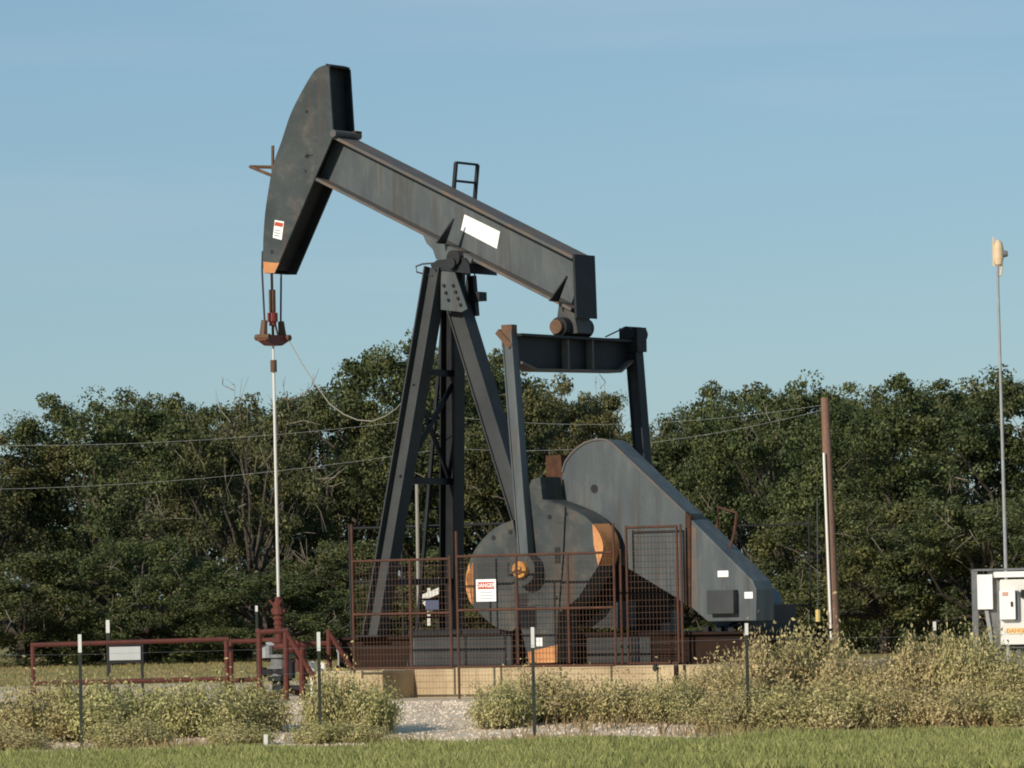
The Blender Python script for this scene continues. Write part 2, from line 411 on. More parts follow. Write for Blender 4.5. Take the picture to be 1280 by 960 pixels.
P('end_plate', MB().prism(ep, (0,.56,0)), M['steel'], beam)
mb = MB()
for px, py0, py1 in ((571.5, 264, 300), (709, 347, 380)):
    hi = PV(-.27, px, py0); lo = PV(-.27, px, py1)
    base = T0 + bd*((hi-T0).dot(bd)); bot = base - bn*(depth-ft)
    topw = base - bn*(depth*.40)
    P('stiffener', MB().prism([bot+V*-.268, bot+V*-.021, topw+V*-.021, topw+V*-.05], bd*.02), M['steel'], beam)
P('name_plate', MB().prism([PV(-.03,*q) for q in ((580.6,268),(625,289.5),(621,311),(576,287.5))], (0,.004,0)), M['white'], beam)
# --- horse head
hp = [(405,81.5),(411,83.5),(416.5,170),(396,217),(343,341.5),(330,341.5),(328.5,330),(329,300),(331,270),(335,241),(341.5,206),(352,176),(363,143),(378,113),(393,88.5)]
fc = hp[7:] + [hp[0]]; sm_ = []
for i in range(len(fc)-1):
    p0, p1, p2, p3 = fc[max(i-1,0)], fc[i], fc[i+1], fc[min(i+2,len(fc)-1)]
    for t in (0, .25, .5, .75):
        sm_.append(tuple(.5*((2*b)+(c-a)*t+(2*a-5*b+4*c-d)*t*t+(3*b-a-3*c+d)*t**3) for a,b,c,d in zip(p0,p1,p2,p3)))
hp = hp[:7] + sm_
near = poly(-.29, hp)
mb = MB(); mb.prism(near, (0,.035,0)); hh = P('horse_head', mb, M['paint_old'])
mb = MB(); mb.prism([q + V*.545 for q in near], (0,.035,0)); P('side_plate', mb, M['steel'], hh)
mb = MB(); fr = [near[1], near[0]] + near[:5-1:-1][:len(near)-5]
for i in range(len(fr)-1):
    a, b = fr[i], fr[i+1]; d = (b-a).normalized(); nn = Vector((d.z,0,-d.x)); 
    if nn.x < 0: nn = -nn
    mb.prism([a+V*.036, b+V*.036, b+V*.036+nn*.03, a+V*.036+nn*.03], (0,.508,0))
for q0, q1 in ((near[1], near[2]), (near[2]+(near[3]-near[2])*.02, near[4])):
    d = (q1-q0).normalized(); nn = Vector((d.z,0,-d.x))
    if nn.x > 0: nn = -nn
    q0 = q0+nn*.12; q1 = q1+nn*.12
    mb.prism([q0+V*.036, q1+V*.036, q1+V*.036+nn*.02, q0+V*.036+nn*.02], (0,.508,0))
P('head_shade_lining', mb, M['black'], hh)  # inner plates coloured black to stand in for shade inside the open head
P('painted_corner', MB().prism(poly(-.294, [(330,341.2),(329,327),(343,328.5),(349,328.5),(343,341.2)]), (0,.003,0)), M['orange'], hh)
mb = MB()
for px, py, r in ((383.5,139.5,.028),(340,315,.03),(384,195,.04),(382,214,.025)):
    q = PV(-.291, px, py); P('bolt_hole', MB().tube([q, q-V*.004], r, 10), M['black'], hh)
P('scratch', MB().bar(PV(-.293,381,196), PV(-.293,391,193.5), .02, .004), M['black'], hh)
q = PV(-.29, 418.5, 167); P('hinge_pin', MB().tube([q-V*.05, q+V*.64], .06, 12), M['rustedge'], hh)
q = PV(.29, 444, 167.5); P('hinge_lug', MB().box((q.x-.1,.2,q.z-.06),(q.x+.08,.36,q.z+.04)), M['rust'], hh)
wsn = P('warning_sign', MB().prism(poly(-.296, [(343.5,275),(355,277),(352,300),(341,297)]), (0,.004,0)), M['white'], hh)
P('sign_band', MB().prism(poly(-.299, [(344,277),(354,279),(353,284),(343,282)]), (0,.002,0)), M['signred'], wsn)
mb = MB()
for k in range(3):
    mb.prism(poly(-.299, [(343.5-k*.4,287+k*3.3),(350.5-k*.4,288.2+k*3.3),(350.3-k*.4,289+k*3.3),(343.3-k*.4,287.8+k*3.3)]), (0,.002,0))
P('sign_lettering', mb, M['signtext'], wsn)
mb = MB()
q = PV(0, 341, 206)
mb.tube([PV(-.02,341,182),PV(-.02,341,214)], .025, 8)
mb.tube([PV(.15,345,209),PV(-.05,313,208.5),PV(-.25,340,219.5)], .028, 8)
P('bridle_guide', mb, M['brown'], hh)
# --- bridle, carrier bar, polished rod
ru = -3.52
fz = PV(0, 342, 338).z
cb = PV(0, 343.5, 420)
mb = MB()
for v in (-.25, .25):
    mb.tube([(ru+.02, v, fz+.3), (ru, v, fz), (ru, v*.82, cb.z+.12)], .017, 6)
P('bridle_cable', mb, M['cable'])
z_ = lambda py: PV(0, 343.5, py).z
mb = MB(); mb.tube([(ru,0,z_(338)),(ru,0,z_(430))], .022, 8); mb.tube([(ru,0,z_(362)),(ru,0,z_(389))], .055, 10)
rodp = P('rod_clamp', mb, M['brown'])
mb = MB(); mb.tube([(ru,0,z_(387)),(ru,0,z_(391))], .05, 10); mb.tube([(ru,0,z_(391)),(ru,0,z_(402))], .085, 12); mb.tube([(ru,0,z_(402)),(ru,0,z_(407))], .06, 10)
P('load_cell', mb, M['clampred'], rodp)
mb = MB()
mb.prism([(ru-.09,-.30,z_(421)),(ru-.09,-.30,z_(426)),(ru-.09,-.12,z_(432)),(ru-.09,.12,z_(432)),(ru-.09,.30,z_(426)),(ru-.09,.30,z_(421)),(ru-.09,.1,z_(419)),(ru-.09,-.1,z_(419))], (.18,0,0))
cbar = P('carrier_bar', mb, M['clampred'])
mb = MB()
for v in (-.24, .24):
    P('cable_socket', MB().tube([(ru,v*.9,z_(401)),(ru,v*1.05,z_(421))], .05, 8, .065).tube([(ru-.14,v*1.1,z_(422)),(ru+.14,v*1.1,z_(422))], .05, 8), M['brown'], cbar)
mb = MB()
for v in (-.12, .12): P('socket_pin', MB().bar((ru-.05,v,z_(404)),(ru-.05,v*1.6,z_(419)),.03,.03), M['galv'], cbar)
P('polished_rod', MB().tube([(ru,0,z_(430)),(ru,0,z_(470))], .018, 8).tube([(ru,0,z_(466)),(ru-.0,0,PV(0,347,748).z)], .024, 8), M['rod'])
P('rod_coupling', MB().tube([(ru,0,z_(450)),(ru,0,z_(465))], .052, 10), M['brown'])
pts = []
for px, py in ((357,418),(365,432),(378,455),(394,480),(412,505),(430,518),(447,525),(465,526.5),(482,520),(495,511),(505,500)):
    t = (px-357)/148; vv = PV(.3*(1-t)-.6*t, px, py); pts.append(vv)
P('load_cell_cable', MB().tube(pts, .0085, 5), M['hose'])
# --- equalizer, tail bearing
ue = 2.34
e = lambda px, py: PUc(ue, px, py)
ov = [e(645,421), e(788,423), e(788,447), e(769,463), e(664,461), e(645,452)]
eq = P('equalizer', MB().prism(ov, (-.03,0,0)), M['steel'])
mb = MB(); a, b = e(643,419.5), e(790,421)
P('top_flange', MB().box((ue-.17,a.y,a.z-.01),(ue+.14,b.y,a.z+.03)), M['steel'], eq)
for q0, q1 in ((ov[2],ov[3]),(ov[3],ov[4]),(ov[4],ov[5])):
    mb.prism([q0, q1, q1+Z*-.04, q0+Z*-.04], (.12,0,0)); mb.prism([q0, q1, q1+Z*-.04, q0+Z*-.04], (-.15,0,0))
P('flange', mb, M['rustedge'], eq)
mb = MB()
for px in (702.5, 733):
    a = e(px,424); b = e(px,464); P('stiffener', MB().box((ue+.002,a.y-.02,b.z),(ue+.12,a.y+.02,a.z-.015)), M['rustedge'], eq)
tb = PV(-.3, 696, 409)
mb = MB(); mb.tube([(ue-.05,-.38,tb.z),(ue-.05,.38,tb.z)], .15, 18)
tbear = P('tail_bearing', mb, M['steel'], smooth=True)
P('bearing_face', MB().tube([(ue-.05,-.46,tb.z),(ue-.05,-.402,tb.z)], .11, 16), M['brown'], tbear)
mb = MB(); 
mb.prism([PV(-.2,*q) for q in ((699,377),(718,392),(722,416),(702,420),(696,400))], (0,.4,0)); P('tail_bracket', mb, M['paint_old'], tbear)
# --- pitman arms
vN, vF = -1.83, 1.83
pn_t = PV(vN+.15, 636.5, 416); pn_b = PV(vN, 658, 712)
mb = MB()
pit = hleg('pitman_arm', pn_b + Z*.22, pn_t, .14, .16, M['paint'], voff=-.05)
P('pitman_end', MB().tube([pn_b-V*.12, pn_b+V*.12], .235, 24), M['paint_old'], pit)
P('hub_cap', MB().tube([pn_b-V*.20, pn_b-V*.121], .125, 16), M['brass'], pit)
P('hub_nut', MB().tube([pn_b-V*.25, pn_b-V*.201], .06, 6), M['orange'], pit)
mb = MB(); q = PV(vN+.15, 634, 424)
mb.bar(pn_t+Z*.12, pn_t-Z*.22, .19, .14, U); mb.bar(q-U*.12+Z*.12, q+U*.12-Z*.12, .09, .2, U)
P('wrist_bracket', mb, M['brown'], pit)
dlt = pn_b - pn_t
pf_t = PV(vF-.3, 791, 418)
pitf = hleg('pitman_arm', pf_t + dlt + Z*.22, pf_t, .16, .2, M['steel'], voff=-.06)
mb = MB(); mb.bar(pf_t+Z*.1, pf_t-Z*.28, .34, .26, U); mb.tube([pf_t-V*.2+U*0, pf_t+V*.25], .12, 12)
P('wrist_bracket', mb, M['black'], pitf)
P('pitman_end', MB().tube([pf_t+dlt-V*.12, pf_t+dlt+V*.12], .235, 24), M['paint_old'], pitf)
P('retainer_cable', MB().tube([PUc(ue+.1,757,421), PUc(ue+.1,780,410)], .012, 5), M['cable'])
# --- crank, counterweights, gearbox
vw = -1.66
wl_ = [(582,730),(584,712),(592,690),(606,671),(622,658),(641,650),(650,700),(650,790),(640,789),(622,785),(606,773),(592,759),(585,746)]
wr_ = [(672,622),(684,625),(704,632),(727.5,643),(741,655),(752,670),(753.5,686),(748,707),(723,747),(696,768),(676,772)]
cr_ = [(664,600),(675,596),(678,624),(706,634),(703,700),(697,770),(696,828),(661,829),(648,770),(641,740),(641,690),(654,640)]
def catmull(pts, k=5):
    out = []
    for i in range(len(pts)-1):
        q = [pts[max(i-1,0)], pts[i], pts[i+1], pts[min(i+2,len(pts)-1)]]
        for j in range(k):
            t = j/k; out.append(tuple(.5*(2*b+(c-a)*t+(2*a-5*b+4*c-d)*t*t+(3*b-a-3*c+d)*t**3) for a,b,c,d in zip(*q)))
    return out + [pts[-1]]
arcl = catmull([(640,789),(622,785),(606,773),(592,759),(585,746),(582,730),(584,712),(592,690),(606,671),(622,658),(641,650)])
wl_ = arcl + [(650,700),(650,780)]
arcr = catmull([(672,624),(684,625),(704,632),(727.5,643),(741,655),(750,668),(754,686),(748,707)])
wr_ = arcr + [(723,747),(696,768),(676,772)]
bandl = [p for p in arcl if 700 < p[1] < 757 and p[0] < 600]; bandl = bandl + [(592,757),(591,735),(591.5,702)]
bandr = [p for p in arcr if p[0] > 740.5]; bandr = [(740.5,656.5)] + bandr + [(747.5,706),(742,680)]
for sgn in (-1, 1):
    def mk(pts, v0, v1):
        ps = poly(v0, pts)
        if sgn > 0: ps = [Vector((q.x, -q.y, q.z)) for q in ps]; return MB().prism(ps, (0, -(v1-v0), 0))
        return MB().prism(ps, (0, v1-v0, 0))
    ck = P('crank_arm', mk(cr_, vw-.04, -1.15), M['paint_old'])
    P('painted_tip', mk([(661.2,829),(660,815),(696.5,806),(696.5,828)], vw-.046, vw-.042), M['orange'], ck)
    for pts, op in ((wl_, bandl),
                    (wr_, bandr)):
        cw = P('counterweight', mk(pts, vw, vw+.48), M['paint_old'])
        P('orange_band', mk(op, vw-.004, vw-.001), M['orange'], cw)
        if pts is wr_:
            # the painted band goes on round the rim
            ps = poly(vw, bandr[1:-2])
            mb = MB()
            for i in range(len(ps)-1):
                a, b = ps[i], ps[i+1]
                d = (b-a).normalized(); nn = Vector((d.z,0,-d.x)); nn = nn if nn.x > 0 else -nn
                a2, b2 = a+nn*.002, b+nn*.002
                o_ = (0,.4,0)
                qs = [a2, b2, b2+nn*.004, a2+nn*.004]
                if sgn > 0: qs = [Vector((q.x,-q.y,q.z)) for q in qs]; o_ = (0,-.4,0)
                mb.prism([q + V*(.03*-sgn) for q in qs], o_)
            P('orange_rim', mb, M['orange'], cw)
    if sgn < 0:
        mb = MB()
        for px, py, w, h in ((637,712,.09,.2),(697,694,.10,.24),(653,750,.18,.18)):
            d0 = .042 if 642 < px < 703 else .002
            q = PV(vw-d0, px, py); P('slot', MB().box((q.x-w/2, vw-d0-.004, q.z-h/2),(q.x+w/2, vw-d0, q.z+h/2)), M['black'], ck)
        for px, py in ((687,646),(695,747),(707,642),(617,672),(638,665)):
            q = PV(vw-(.042 if 642 < px < 703 else .002), px, py); P('bolt', MB().tube([q, q-V*.012], .035, 8), M['black'], ck)
        q = PV(vw-.05, 674.5, 803); P('sticker', MB().box((q.x-.06,vw-.05,q.z-.06),(q.x+.05,vw-.043,q.z+.07)), M['white'], ck)
mb = MB(); g0 = PV(-.7, 682, 600); g1 = PV(-.7, 760, 780)
mb.box((g0.x-.35,-.75,g1.z),(g1.x+.2,.75,g0.z-.1)); gbx = P('gearbox', mb, M['rustdark'], bevel=.03)
sh = PV(vw, 688, 655)
P('crank_shaft', MB().tube([(sh.x,-1.5,sh.z),(sh.x,1.5,sh.z)], .17, 16), M['rust'], gbx)
mb = MB(); q = PV(-.55, 692, 592); mb.box((q.x-.14,-.55,q.z-.35),(q.x+.16,.3,q.z+.28)); mb.prism(poly(-.65,[(672,598),(685,604),(700,620),(700,634),(674,632)]),(0,.4,0))
P('gearbox_lid', mb, M['rust'], gbx)
# --- belt guard
vg = -1.08
g1p = [(702,604),(703,590),(707,577),(714,567),(722.5,559),(731,553.5),(741,550),(750,549),(758,550),(765,554),(771,559.5),(858,642),(858,757),(846,748),(787,712),(745,685),(722,668),(708,640),(703,622)]
bg1 = P('belt_guard', MB().prism(poly(vg, g1p), (0,.46,0)), M['paint'], bevel=.012)
P('guard_joint', MB().prism(poly(vg-.03, [(856.5,640),(863,646),(863,760),(857,756)]), (0,.09,0)), M['rust'], bg1)
mb = MB(); q = PV(vg, 743, 611); mb.tube([q-V*.002, q-V*.006], .065, 14); P('vent_hole', mb, M['black'], bg1)
mb = MB(); cpts = [PV(vg-.004,*g1p[i]) for i in range(1,12)]
for i in range(len(cpts)-1): mb.bar(cpts[i], cpts[i+1], .03, .03)
P('rim_bead', mb, M['rustedge'], bg1)
g2p = [(863.5,649),(941,726),(945.5,737),(945,776),(885,777),(863.5,759)]
bg2 = P('belt_guard_cover', MB().prism(poly(vg, g2p), (0,.50,0)), M['paint'], bevel=.012)
mb = MB(); c = poly(vg-.003, [(863.5,655),(870,660),(874,766),(863.5,758)]); mb.prism(c, (0,.0025,0)); P('rust_streak', mb, M['rustedge'], bg2)
a, b = PV(vg-.14, 883, 738), PV(vg-.14, 917, 767)
P('louver_box', MB().box((a.x,vg-.14,b.z),(b.x,vg-.002,a.z)), M['legpaint'], bg2, bevel=.01)
for (x0,y0,x1,y1) in ((897,713.5,910.5,721),(930.5,740,941,748)):
    a, b = PV(vg-.004,x0,y0), PV(vg-.004,x1,y1)
    P('sticker', MB().box((a.x,vg-.005,b.z),(b.x,vg-.001,a.z)), M['white'], bg2)
P('grab_handle', MB().tube([PV(vg+.3,*q) for q in ((896,660),(898,634),(921,641),(918,665),(912,688))], .022, 6), M['fence'], bg2)
# --- motor and its feet
m0 = PV(-.6, 917, 757)
mot = P('motor', MB().tube([(m0.x-.25,-.5,m0.z),(m0.x-.25,.7,m0.z)], .30, 20).box((m0.x-.45,-.4,m0.z-.5),(m0.x-.05,.6,m0.z-.25)), M['motor'], smooth=True)
P('terminal_box', MB().box((m0.x+.0,-.3,m0.z-.2),(m0.x+.3,.1,m0.z+.15)), M['motor'], mot)
mb = MB(); mb.box((m0.x-.75,-.9,ZT+.27),(m0.x+.12,.9,ZT+.33))
for px in (884, 900, 916): 
    q = PV(-.8, px, 790); mb.box((q.x-.05,-.85,ZT+.33),(q.x+.05,-.75,m0.z-.3))
q = PV(-.8, 935, 790); mb.box((q.x-.15,-.8,ZT-.5),(q.x-.02,.6,m0.z))
P('motor_stand', mb, M['steel'])
a, b = PV(-.9, 887, 800), PV(-.9, 930, 824)
P('motor_rail', MB().box((a.x,-.9,b.z-.2),(b.x,.8,a.z)), M['rustedge'])

# ------------------------------------------------------------------ wellhead and the guards round it
wh = empty('wellhead', PUMP + Matrix.Rotation(-TH,3,'Z') @ Vector((ru,0,.28)), 'red and grey wellhead with stuffing box under the polished rod', 'wellhead', -TH)
g_ = lambda py: PV(0, 347, py).z - .28
P('wing_pipe', MB().tube([(.0,-.1,g_(808)),(.55,-.1,g_(808)),(.55,-.1,.2)], .06, 10).tube([(.30,-.1,g_(808)),(.42,-.1,g_(808))], .12, 12).tube([(-.0,.1,g_(800)),(-.5,.1,g_(800)),(-.5,.1,.1)], .05, 10), M['redpipe'], wh)
P('stuffing_box', MB().tube([(0,0,g_(786)),(0,0,g_(768))], .075, 10).tube([(0,0,g_(768)),(0,0,g_(760))], .11, 12).tube([(0,0,g_(760)),(0,0,g_(752))], .085, 10).tube([(0,0,g_(752)),(0,0,g_(746))], .06, 10).tube([(-.14,0,g_(764)),(.14,0,g_(764))], .03, 8).tube([(0,0,g_(774)),(0,0,g_(771))], .1, 12).tube([(0,0,g_(781)),(0,0,g_(778))], .09, 12).tube([(-.05,-.05,g_(757)),(-.12,-.08,g_(750))], .02, 6).tube([(.05,-.05,g_(757)),(.12,-.08,g_(750))], .02, 6), M['redpipe'], wh)
P('pumping_tee', MB().tube([(0,0,g_(812)),(0,0,g_(786))], .075, 12).tube([(0,0,g_(803)),(0,0,g_(799))], .13, 14), M['redpipe'], wh)
P('tubing_head', MB().tube([(0,0,g_(845)),(0,0,g_(818))], .15, 16).tube([(0,0,g_(822)),(0,0,g_(818))], .20, 16).tube([(0,0,g_(836)),(0,0,g_(832))], .20, 16), M['galvdark'], wh)
P('side_valve', MB().tube([(-.26,-.1,g_(840)),(.3,-.1,g_(840))], .055, 10).tube([(.3,-.1,g_(848)),(.3,-.1,g_(828))], .07, 10).tube([(.22,-.1,g_(827)),(.38,-.1,g_(827))], .02, 6).tube([(-.28,-.1,g_(846)),(-.28,-.1,g_(834))], .07, 10), M['black'], wh)
P('casing', MB().tube([(0,0,-.15),(0,0,g_(845))], .13, 14).tube([(0,0,g_(851)),(0,0,g_(846))], .2, 14), M['steel'], wh)
P('white_valve', MB().tube([(-.18,-.12,g_(805)-.02),(-.18,-.12,g_(822))], .12, 12).tube([(-.18,-.12,g_(806)),(0,0,g_(806))], .05, 8), M['galv'], wh)
mb = MB()
mb.tube([(0,0,.12),(.9,-.1,.12)], .06, 8); mb.tube([(.2,-.1,.5),(.2,-.1,.12)], .05, 8)
mb.tube([(.9,-.25,.12),(.9,.1,.12)], .11, 10); mb.tube([(-.1,-.3,.12),(-.4,-.35,.1)], .06, 8)
P('flow_line', mb, M['black'], wh)
def pipe_thing(name, label, cat, Y, segs, r, m, part='pipe'):
    base = W(segs[0][0][0], 865, Y); base.z = gz(base.x, base.y)
    t = empty(name, base, label, cat)
    for s in segs:
        pts = [W(*q, Y + (q3 or 0)) - base for *q, q3 in [(p[0], p[1], p[2] if len(p) > 2 else 0) for p in s]]
        MB().tube(pts, r, 8).build('post' if abs(s[0][0]-s[-1][0]) < 4 else 'rail', m, t, smooth=True)
    return t
Yw = 73.6
pipe_thing('well_guard', 'red pipe guard frame with sloping braces standing in front of the wellhead', 'pipe guard', Yw,
  [[(324,787),(325,876)],[(357,787),(358,876)],[(322,790.5),(360,788)],[(357,789),(404,866)],[(377,812,0),(378,884,0)],[(411,787,1.2),(412,872,1.2)],[(411,790,1.2),(444,841,1.2)],
   [(384,843,1.2),(446,842,1.2)],[(323,871),(358,870)],[(372,800,1.0),(373,840,1.0)],[(357,806,2),(414,804,2)],[(324,790.5,0),(322,788,2.0)],[(357,789,0),(360,788,2.0)],[(358,862),(385,870,1)]], .042, M['redpipe'])
pipe_thing('pipe_railing', 'low red pipe railing left of the wellhead, two rails', 'railing', 76.5,
  [[(41,806),(42,872)],[(283,799),(284,868)],[(288.5,801,.3),(289.5,865,.3)],[(38,806.5),(286,799)],[(42,854.5),(284,848.5)],[(289,802,.3),(322,801,.3)],[(289,851,.3),(324,849,.3)]], .038, M['redpipe'])
# pale vessels and yellow bollard beside the wellhead
def lathe(mb, c, prof, n=14):
    for (r0,z0),(r1,z1) in zip(prof, prof[1:]):
        mb.tube([(c[0],c[1],c[2]+z0),(c[0],c[1],c[2]+z1)], r0, n, r1)
    return mb
for k, (px, py, r, lab) in enumerate(((390,832,.065,'white domed valve cap behind the sloping brace of the red guard'),(404,833,.065,'white domed valve cap just left of the yellow standpipe'))):
    b = W(px, py+12, 75.6)
    mb = lathe(MB(), (0,0,0), [(.03,-.55),(.03,.04),(r,.06),(r,.16),(r*.7,.2),(r*.3,.22)])
    o = mb.build('valve_cap', M['offwhite'], smooth=True); o.location = b; tag(o, lab, 'valve')
b = W(424, 850, 75.2); b.z = .27
o = MB().tube([(0,0,0),(0,0,.46)], .05, 12).tube([(0,0,.46),(0,0,.5)], .06, 12).build('standpipe', M['yellow'], smooth=True); o.location = b
tag(o, 'short yellow standpipe between the red guard and the mesh fence', 'pipe')
b = W(424.5, 815, 77.5); zz = b.z; b.z = .28
o = MB().tube([(0,0,0),(0,0,zz-.28)], .035, 8).tube([(0,0,zz-.28),(0,0,zz-.1)], .05, 8).build('vent_pipe', M['galv'], smooth=True); o.location = b
tag(o, 'thin grey vent pipe behind the yellow standpipe', 'pipe')

# ------------------------------------------------------------------ mesh fence round the pump
vf = -2.6
def fence_panel(name, label, px0, px1, ytop, ybot, v, rails, stiles, m_frame, rp=.019, mesh=True, mtop=None, group='rusty mesh fence panels'):
    """panel parallel to the pump between two pixel columns, y given at the middle"""
    a, b = PV(v, px0, ybot), PV(v, px1, ybot - (px1-px0)*.022)
    ztop = PV(v, (px0+px1)/2, ytop).z; zbot = PV(v, (px0+px1)/2, ybot - (px1-px0)*.011).z
    org = PUMP + Matrix.Rotation(-TH,3,'Z') @ Vector((a.x, v, .28))
    t = empty(name, org, label, 'fence', -TH, group)
    L = b.x - a.x; zt, zbm = ztop-.28, zbot-.28
    for y in rails:
        z = PV(v, (px0+px1)/2, y).z - .28
        MB().tube([(0,0,z),(L,0,z)], rp, 8).build('rail', m_frame, t)
    for (px, y0, y1) in stiles:
        u = PV(v, px, ybot).x - a.x; z0 = PV(v, px, y0).z-.28; z1 = PV(v, px, y1).z-.28
        MB().tube([(u,0,z0),(u,0,z1)], rp*1.05, 8).build('post', m_frame, t)
    if mesh:
        mt = zt if mtop is None else PV(v, (px0+px1)/2, mtop).z-.28
        mb = MB(); w = .0036
        n = int(L/.06)
        for i in range(1, n):
            u = L*i/n; mb.bar((u,.012,zbm),(u,.012,mt), w, w)
        n = int((mt-zbm)/.09)
        for i in range(1, n):
            z = zbm+(mt-zbm)*i/n; mb.bar((0,.018,z),(L,.018,z), w, w)
        o = mb.build('wire_mesh', M['wire'], t)
    return t
f1 = fence_panel('mesh_fence', 'rusty mesh fence panel in front of the samson post legs', 443, 566, 700, 835, vf, (700,767,835), ((443,655,842),(515,700,833),(565,694,834)), M['fence'])
f2 = fence_panel('mesh_fence', 'long rusty mesh fence panel in front of the crank and counterweight', 574, 768, 693, 833, vf, (693,761,832.5), ((573.5,664,876),(648,694,830),(712,691,829),(770,654,832)), M['fence'])
f3 = fence_panel('fence_gate', 'tall mesh gate with brown frame in front of the belt guard', 786, 849, 657, 828, -1.25, (658.5,829), ((778,686,858),(786,657,830),(849,657,828),(854,655,828)), M['fence'], mesh=True)
f3['category'] = 'gate'
f4 = fence_panel('mesh_fence', 'dark mesh fence panel behind the samson post', 440, 655, 657, 830, 3.0, (657,725,800), ((440,655,835),(505,655,835),(640,655,835)), M['black'], mesh=False)
f5 = fence_panel('mesh_fence', 'dark mesh fence panel at the right end of the pumpjack, before the trees', 925, 1016, 655, 800, 2.4, (656,757), ((928,655,800),(1014,640,800)), M['black'], rp=.012, mesh=False)
# the danger sign hanging on the fence
sg = empty('danger_sign', PUMP + Matrix.Rotation(-TH,3,'Z') @ Vector((PV(vf-.05,607.5,738).x, vf-.05, PV(vf-.05,607.5,738).z)), 'white danger sign with red heading hung on the mesh fence before the counterweight', 'sign', -TH)
MB().box((-.18,0,-.165),(.18,.006,.165)).build('sign_panel', M['white'], sg)
MB().box((-.15,-.003,.02),(.15,-.001,.125)).build('sign_heading', M['signred'], sg)
text_mesh('DANGER', .085, (0,-.005,.072), (1,0,0), (0,0,1), M['white'], 'sign_lettering', sg)
mb = MB()
for z in (-.03,-.075,-.12): mb.box((-.13+abs(z+.07)*.5,-.003,z-.008),(.13-abs(z+.07)*.5,-.001,z+.008))
mb.build('sign_text_line', M['signgrey'], sg)
# pole with blue meter box seen between the legs
b = W(523, 790, 79); b.z = .28
mp = empty('meter_stand', b, 'thin tan meter stand with blue grey box, seen between the samson legs', 'meter')
def wz(px,py,Y): return W(px,py,Y)-b
MB().tube([Vector((0,0,0)), wz(521,604,79)], .028, 8).tube([wz(523,791,79), wz(566,790,79)], .02, 6).tube([wz(558,735,79), wz(565,790,79)], .018, 6).build('stand_pipe', M['hose'], mp)
MB().box(wz(532,762,79)-Vector((0,.15,0)), wz(550,750,79)+Vector((0,.15,0))).build('meter_box', M['bluegrey'], mp)
MB().bar(wz(526,748,79), wz(552,737,79), .1, .06).bar(wz(530,752,79), wz(540,765,79), .06,.06).bar(wz(536,735,79), wz(536,782,79), .05,.05).build('bracket', M['offwhite'], mp)

# ------------------------------------------------------------------ white topped T-posts, stakes and wires
def tpost(px, ytop, ybase, Y, tip, label, w=.042):
    tp = W(px, ytop, Y); bz = gz(tp.x, Y) - .05
    if ybase: 
        bb = W(px+ (ybase-ytop)*.02, ybase, Y); 
    base = Vector((tp.x + (.0 if not ybase else (bb.x-tp.x)), Y, bz))
    t = empty('fence_post', base, label, 'fence post', 0, 'steel posts with white tips along the grass')
    top = tp - base; h = top.length
    cut = top * (1 - tip/ (h))
    MB().bar((0,0,0), cut, w, .012, U).bar(Vector((0,.02,0)), cut+Vector((0,.02,0)), .012, .05, U).build('post_shaft', M['tpost'], t)
    MB().bar(cut, top, w*1.05, .014, U).bar(cut+Vector((0,.022,0)), top+Vector((0,.022,0)), .014, .055, U).build('white_tip', M['tposttip'], t)
    return t
tpost(99.5, 793, 915, 60.9, .23, 'leftmost steel post with white tip, before the left red railing')
tpost(398, 790, 933, 60.9, .24, 'steel post with white tip before the red well guard')
tpost(665.5, 784, 925, 60.9, .26, 'steel post with white tip before the crank of the pumpjack')
tpost(933, 779, 925, 60.9, .15, 'steel post with pale tip before the right end of the belt guard')
tpost(1168, 777, 905, 66.0, .12, 'pale topped post half hidden in the shrubs left of the white cabinets')
tpost(134.5, 775, 872, 82, .22, 'far steel post with white tip at the left leg of the blank sign', .06)
st_ = tpost(332, 918, 948, 57.4, .2, 'short white stake in the grass edge left of the second post', .045)
tpost(320.5, 757, 868, 80, .1, 'thin post with small white top just left of the wellhead', .04)
for k, zz in enumerate((.52, .86, 1.18)):
    pts = []
    for px in (-60, 99.5, 398, 665.5, 933, 1168, 1340):
        q = W(px, 850, 60.88); pts.append(Vector((q.x, 60.87, gz(q.x, 60.9)+zz)))
    o = MB().tube(pts, .0015, 4).build('fence_wire', M['galvdark'])
    tag(o, ('lowest','middle','top')[k] + ' wire strand strung between the white tipped posts', 'wire')
# blank sign on two thin legs
b = W(156, 862, 81); b.z = gz(b.x, b.y)
bs = empty('blank_sign', b, 'pale blank sign on two thin black legs behind the red railing', 'sign')
q0, q1 = W(137, 825.5, 81)-b, W(175.5, 808, 81)-b
MB().box((q0.x,-.01,q0.z),(q1.x,.01,q1.z)).build('sign_panel', M['signgrey'], bs)
for px in (135.7, 177):
    a = W(px, 798, 81)-b; MB().box((a.x-.022,.011,0),(a.x+.022,.05,a.z)).build('sign_leg', M['black'], bs)
MB().box((q0.x,.012,q0.z-.05),(q1.x,.04,q0.z-.01)).box((q0.x,.012,q1.z+.01),(q1.x,.04,q1.z+.06)).build('crossbar', M['black'], bs)
# black pipe lying at the left edge
a, b = W(-60, 884, 70), W(26, 881.5, 70)
o = MB().tube([a-b, Vector((0,0,0))], .055, 12).build('black_pipe', M['black'], smooth=True); o.location = b
tag(o, 'black steel pipe lying on the gravel at the left edge', 'pipe')

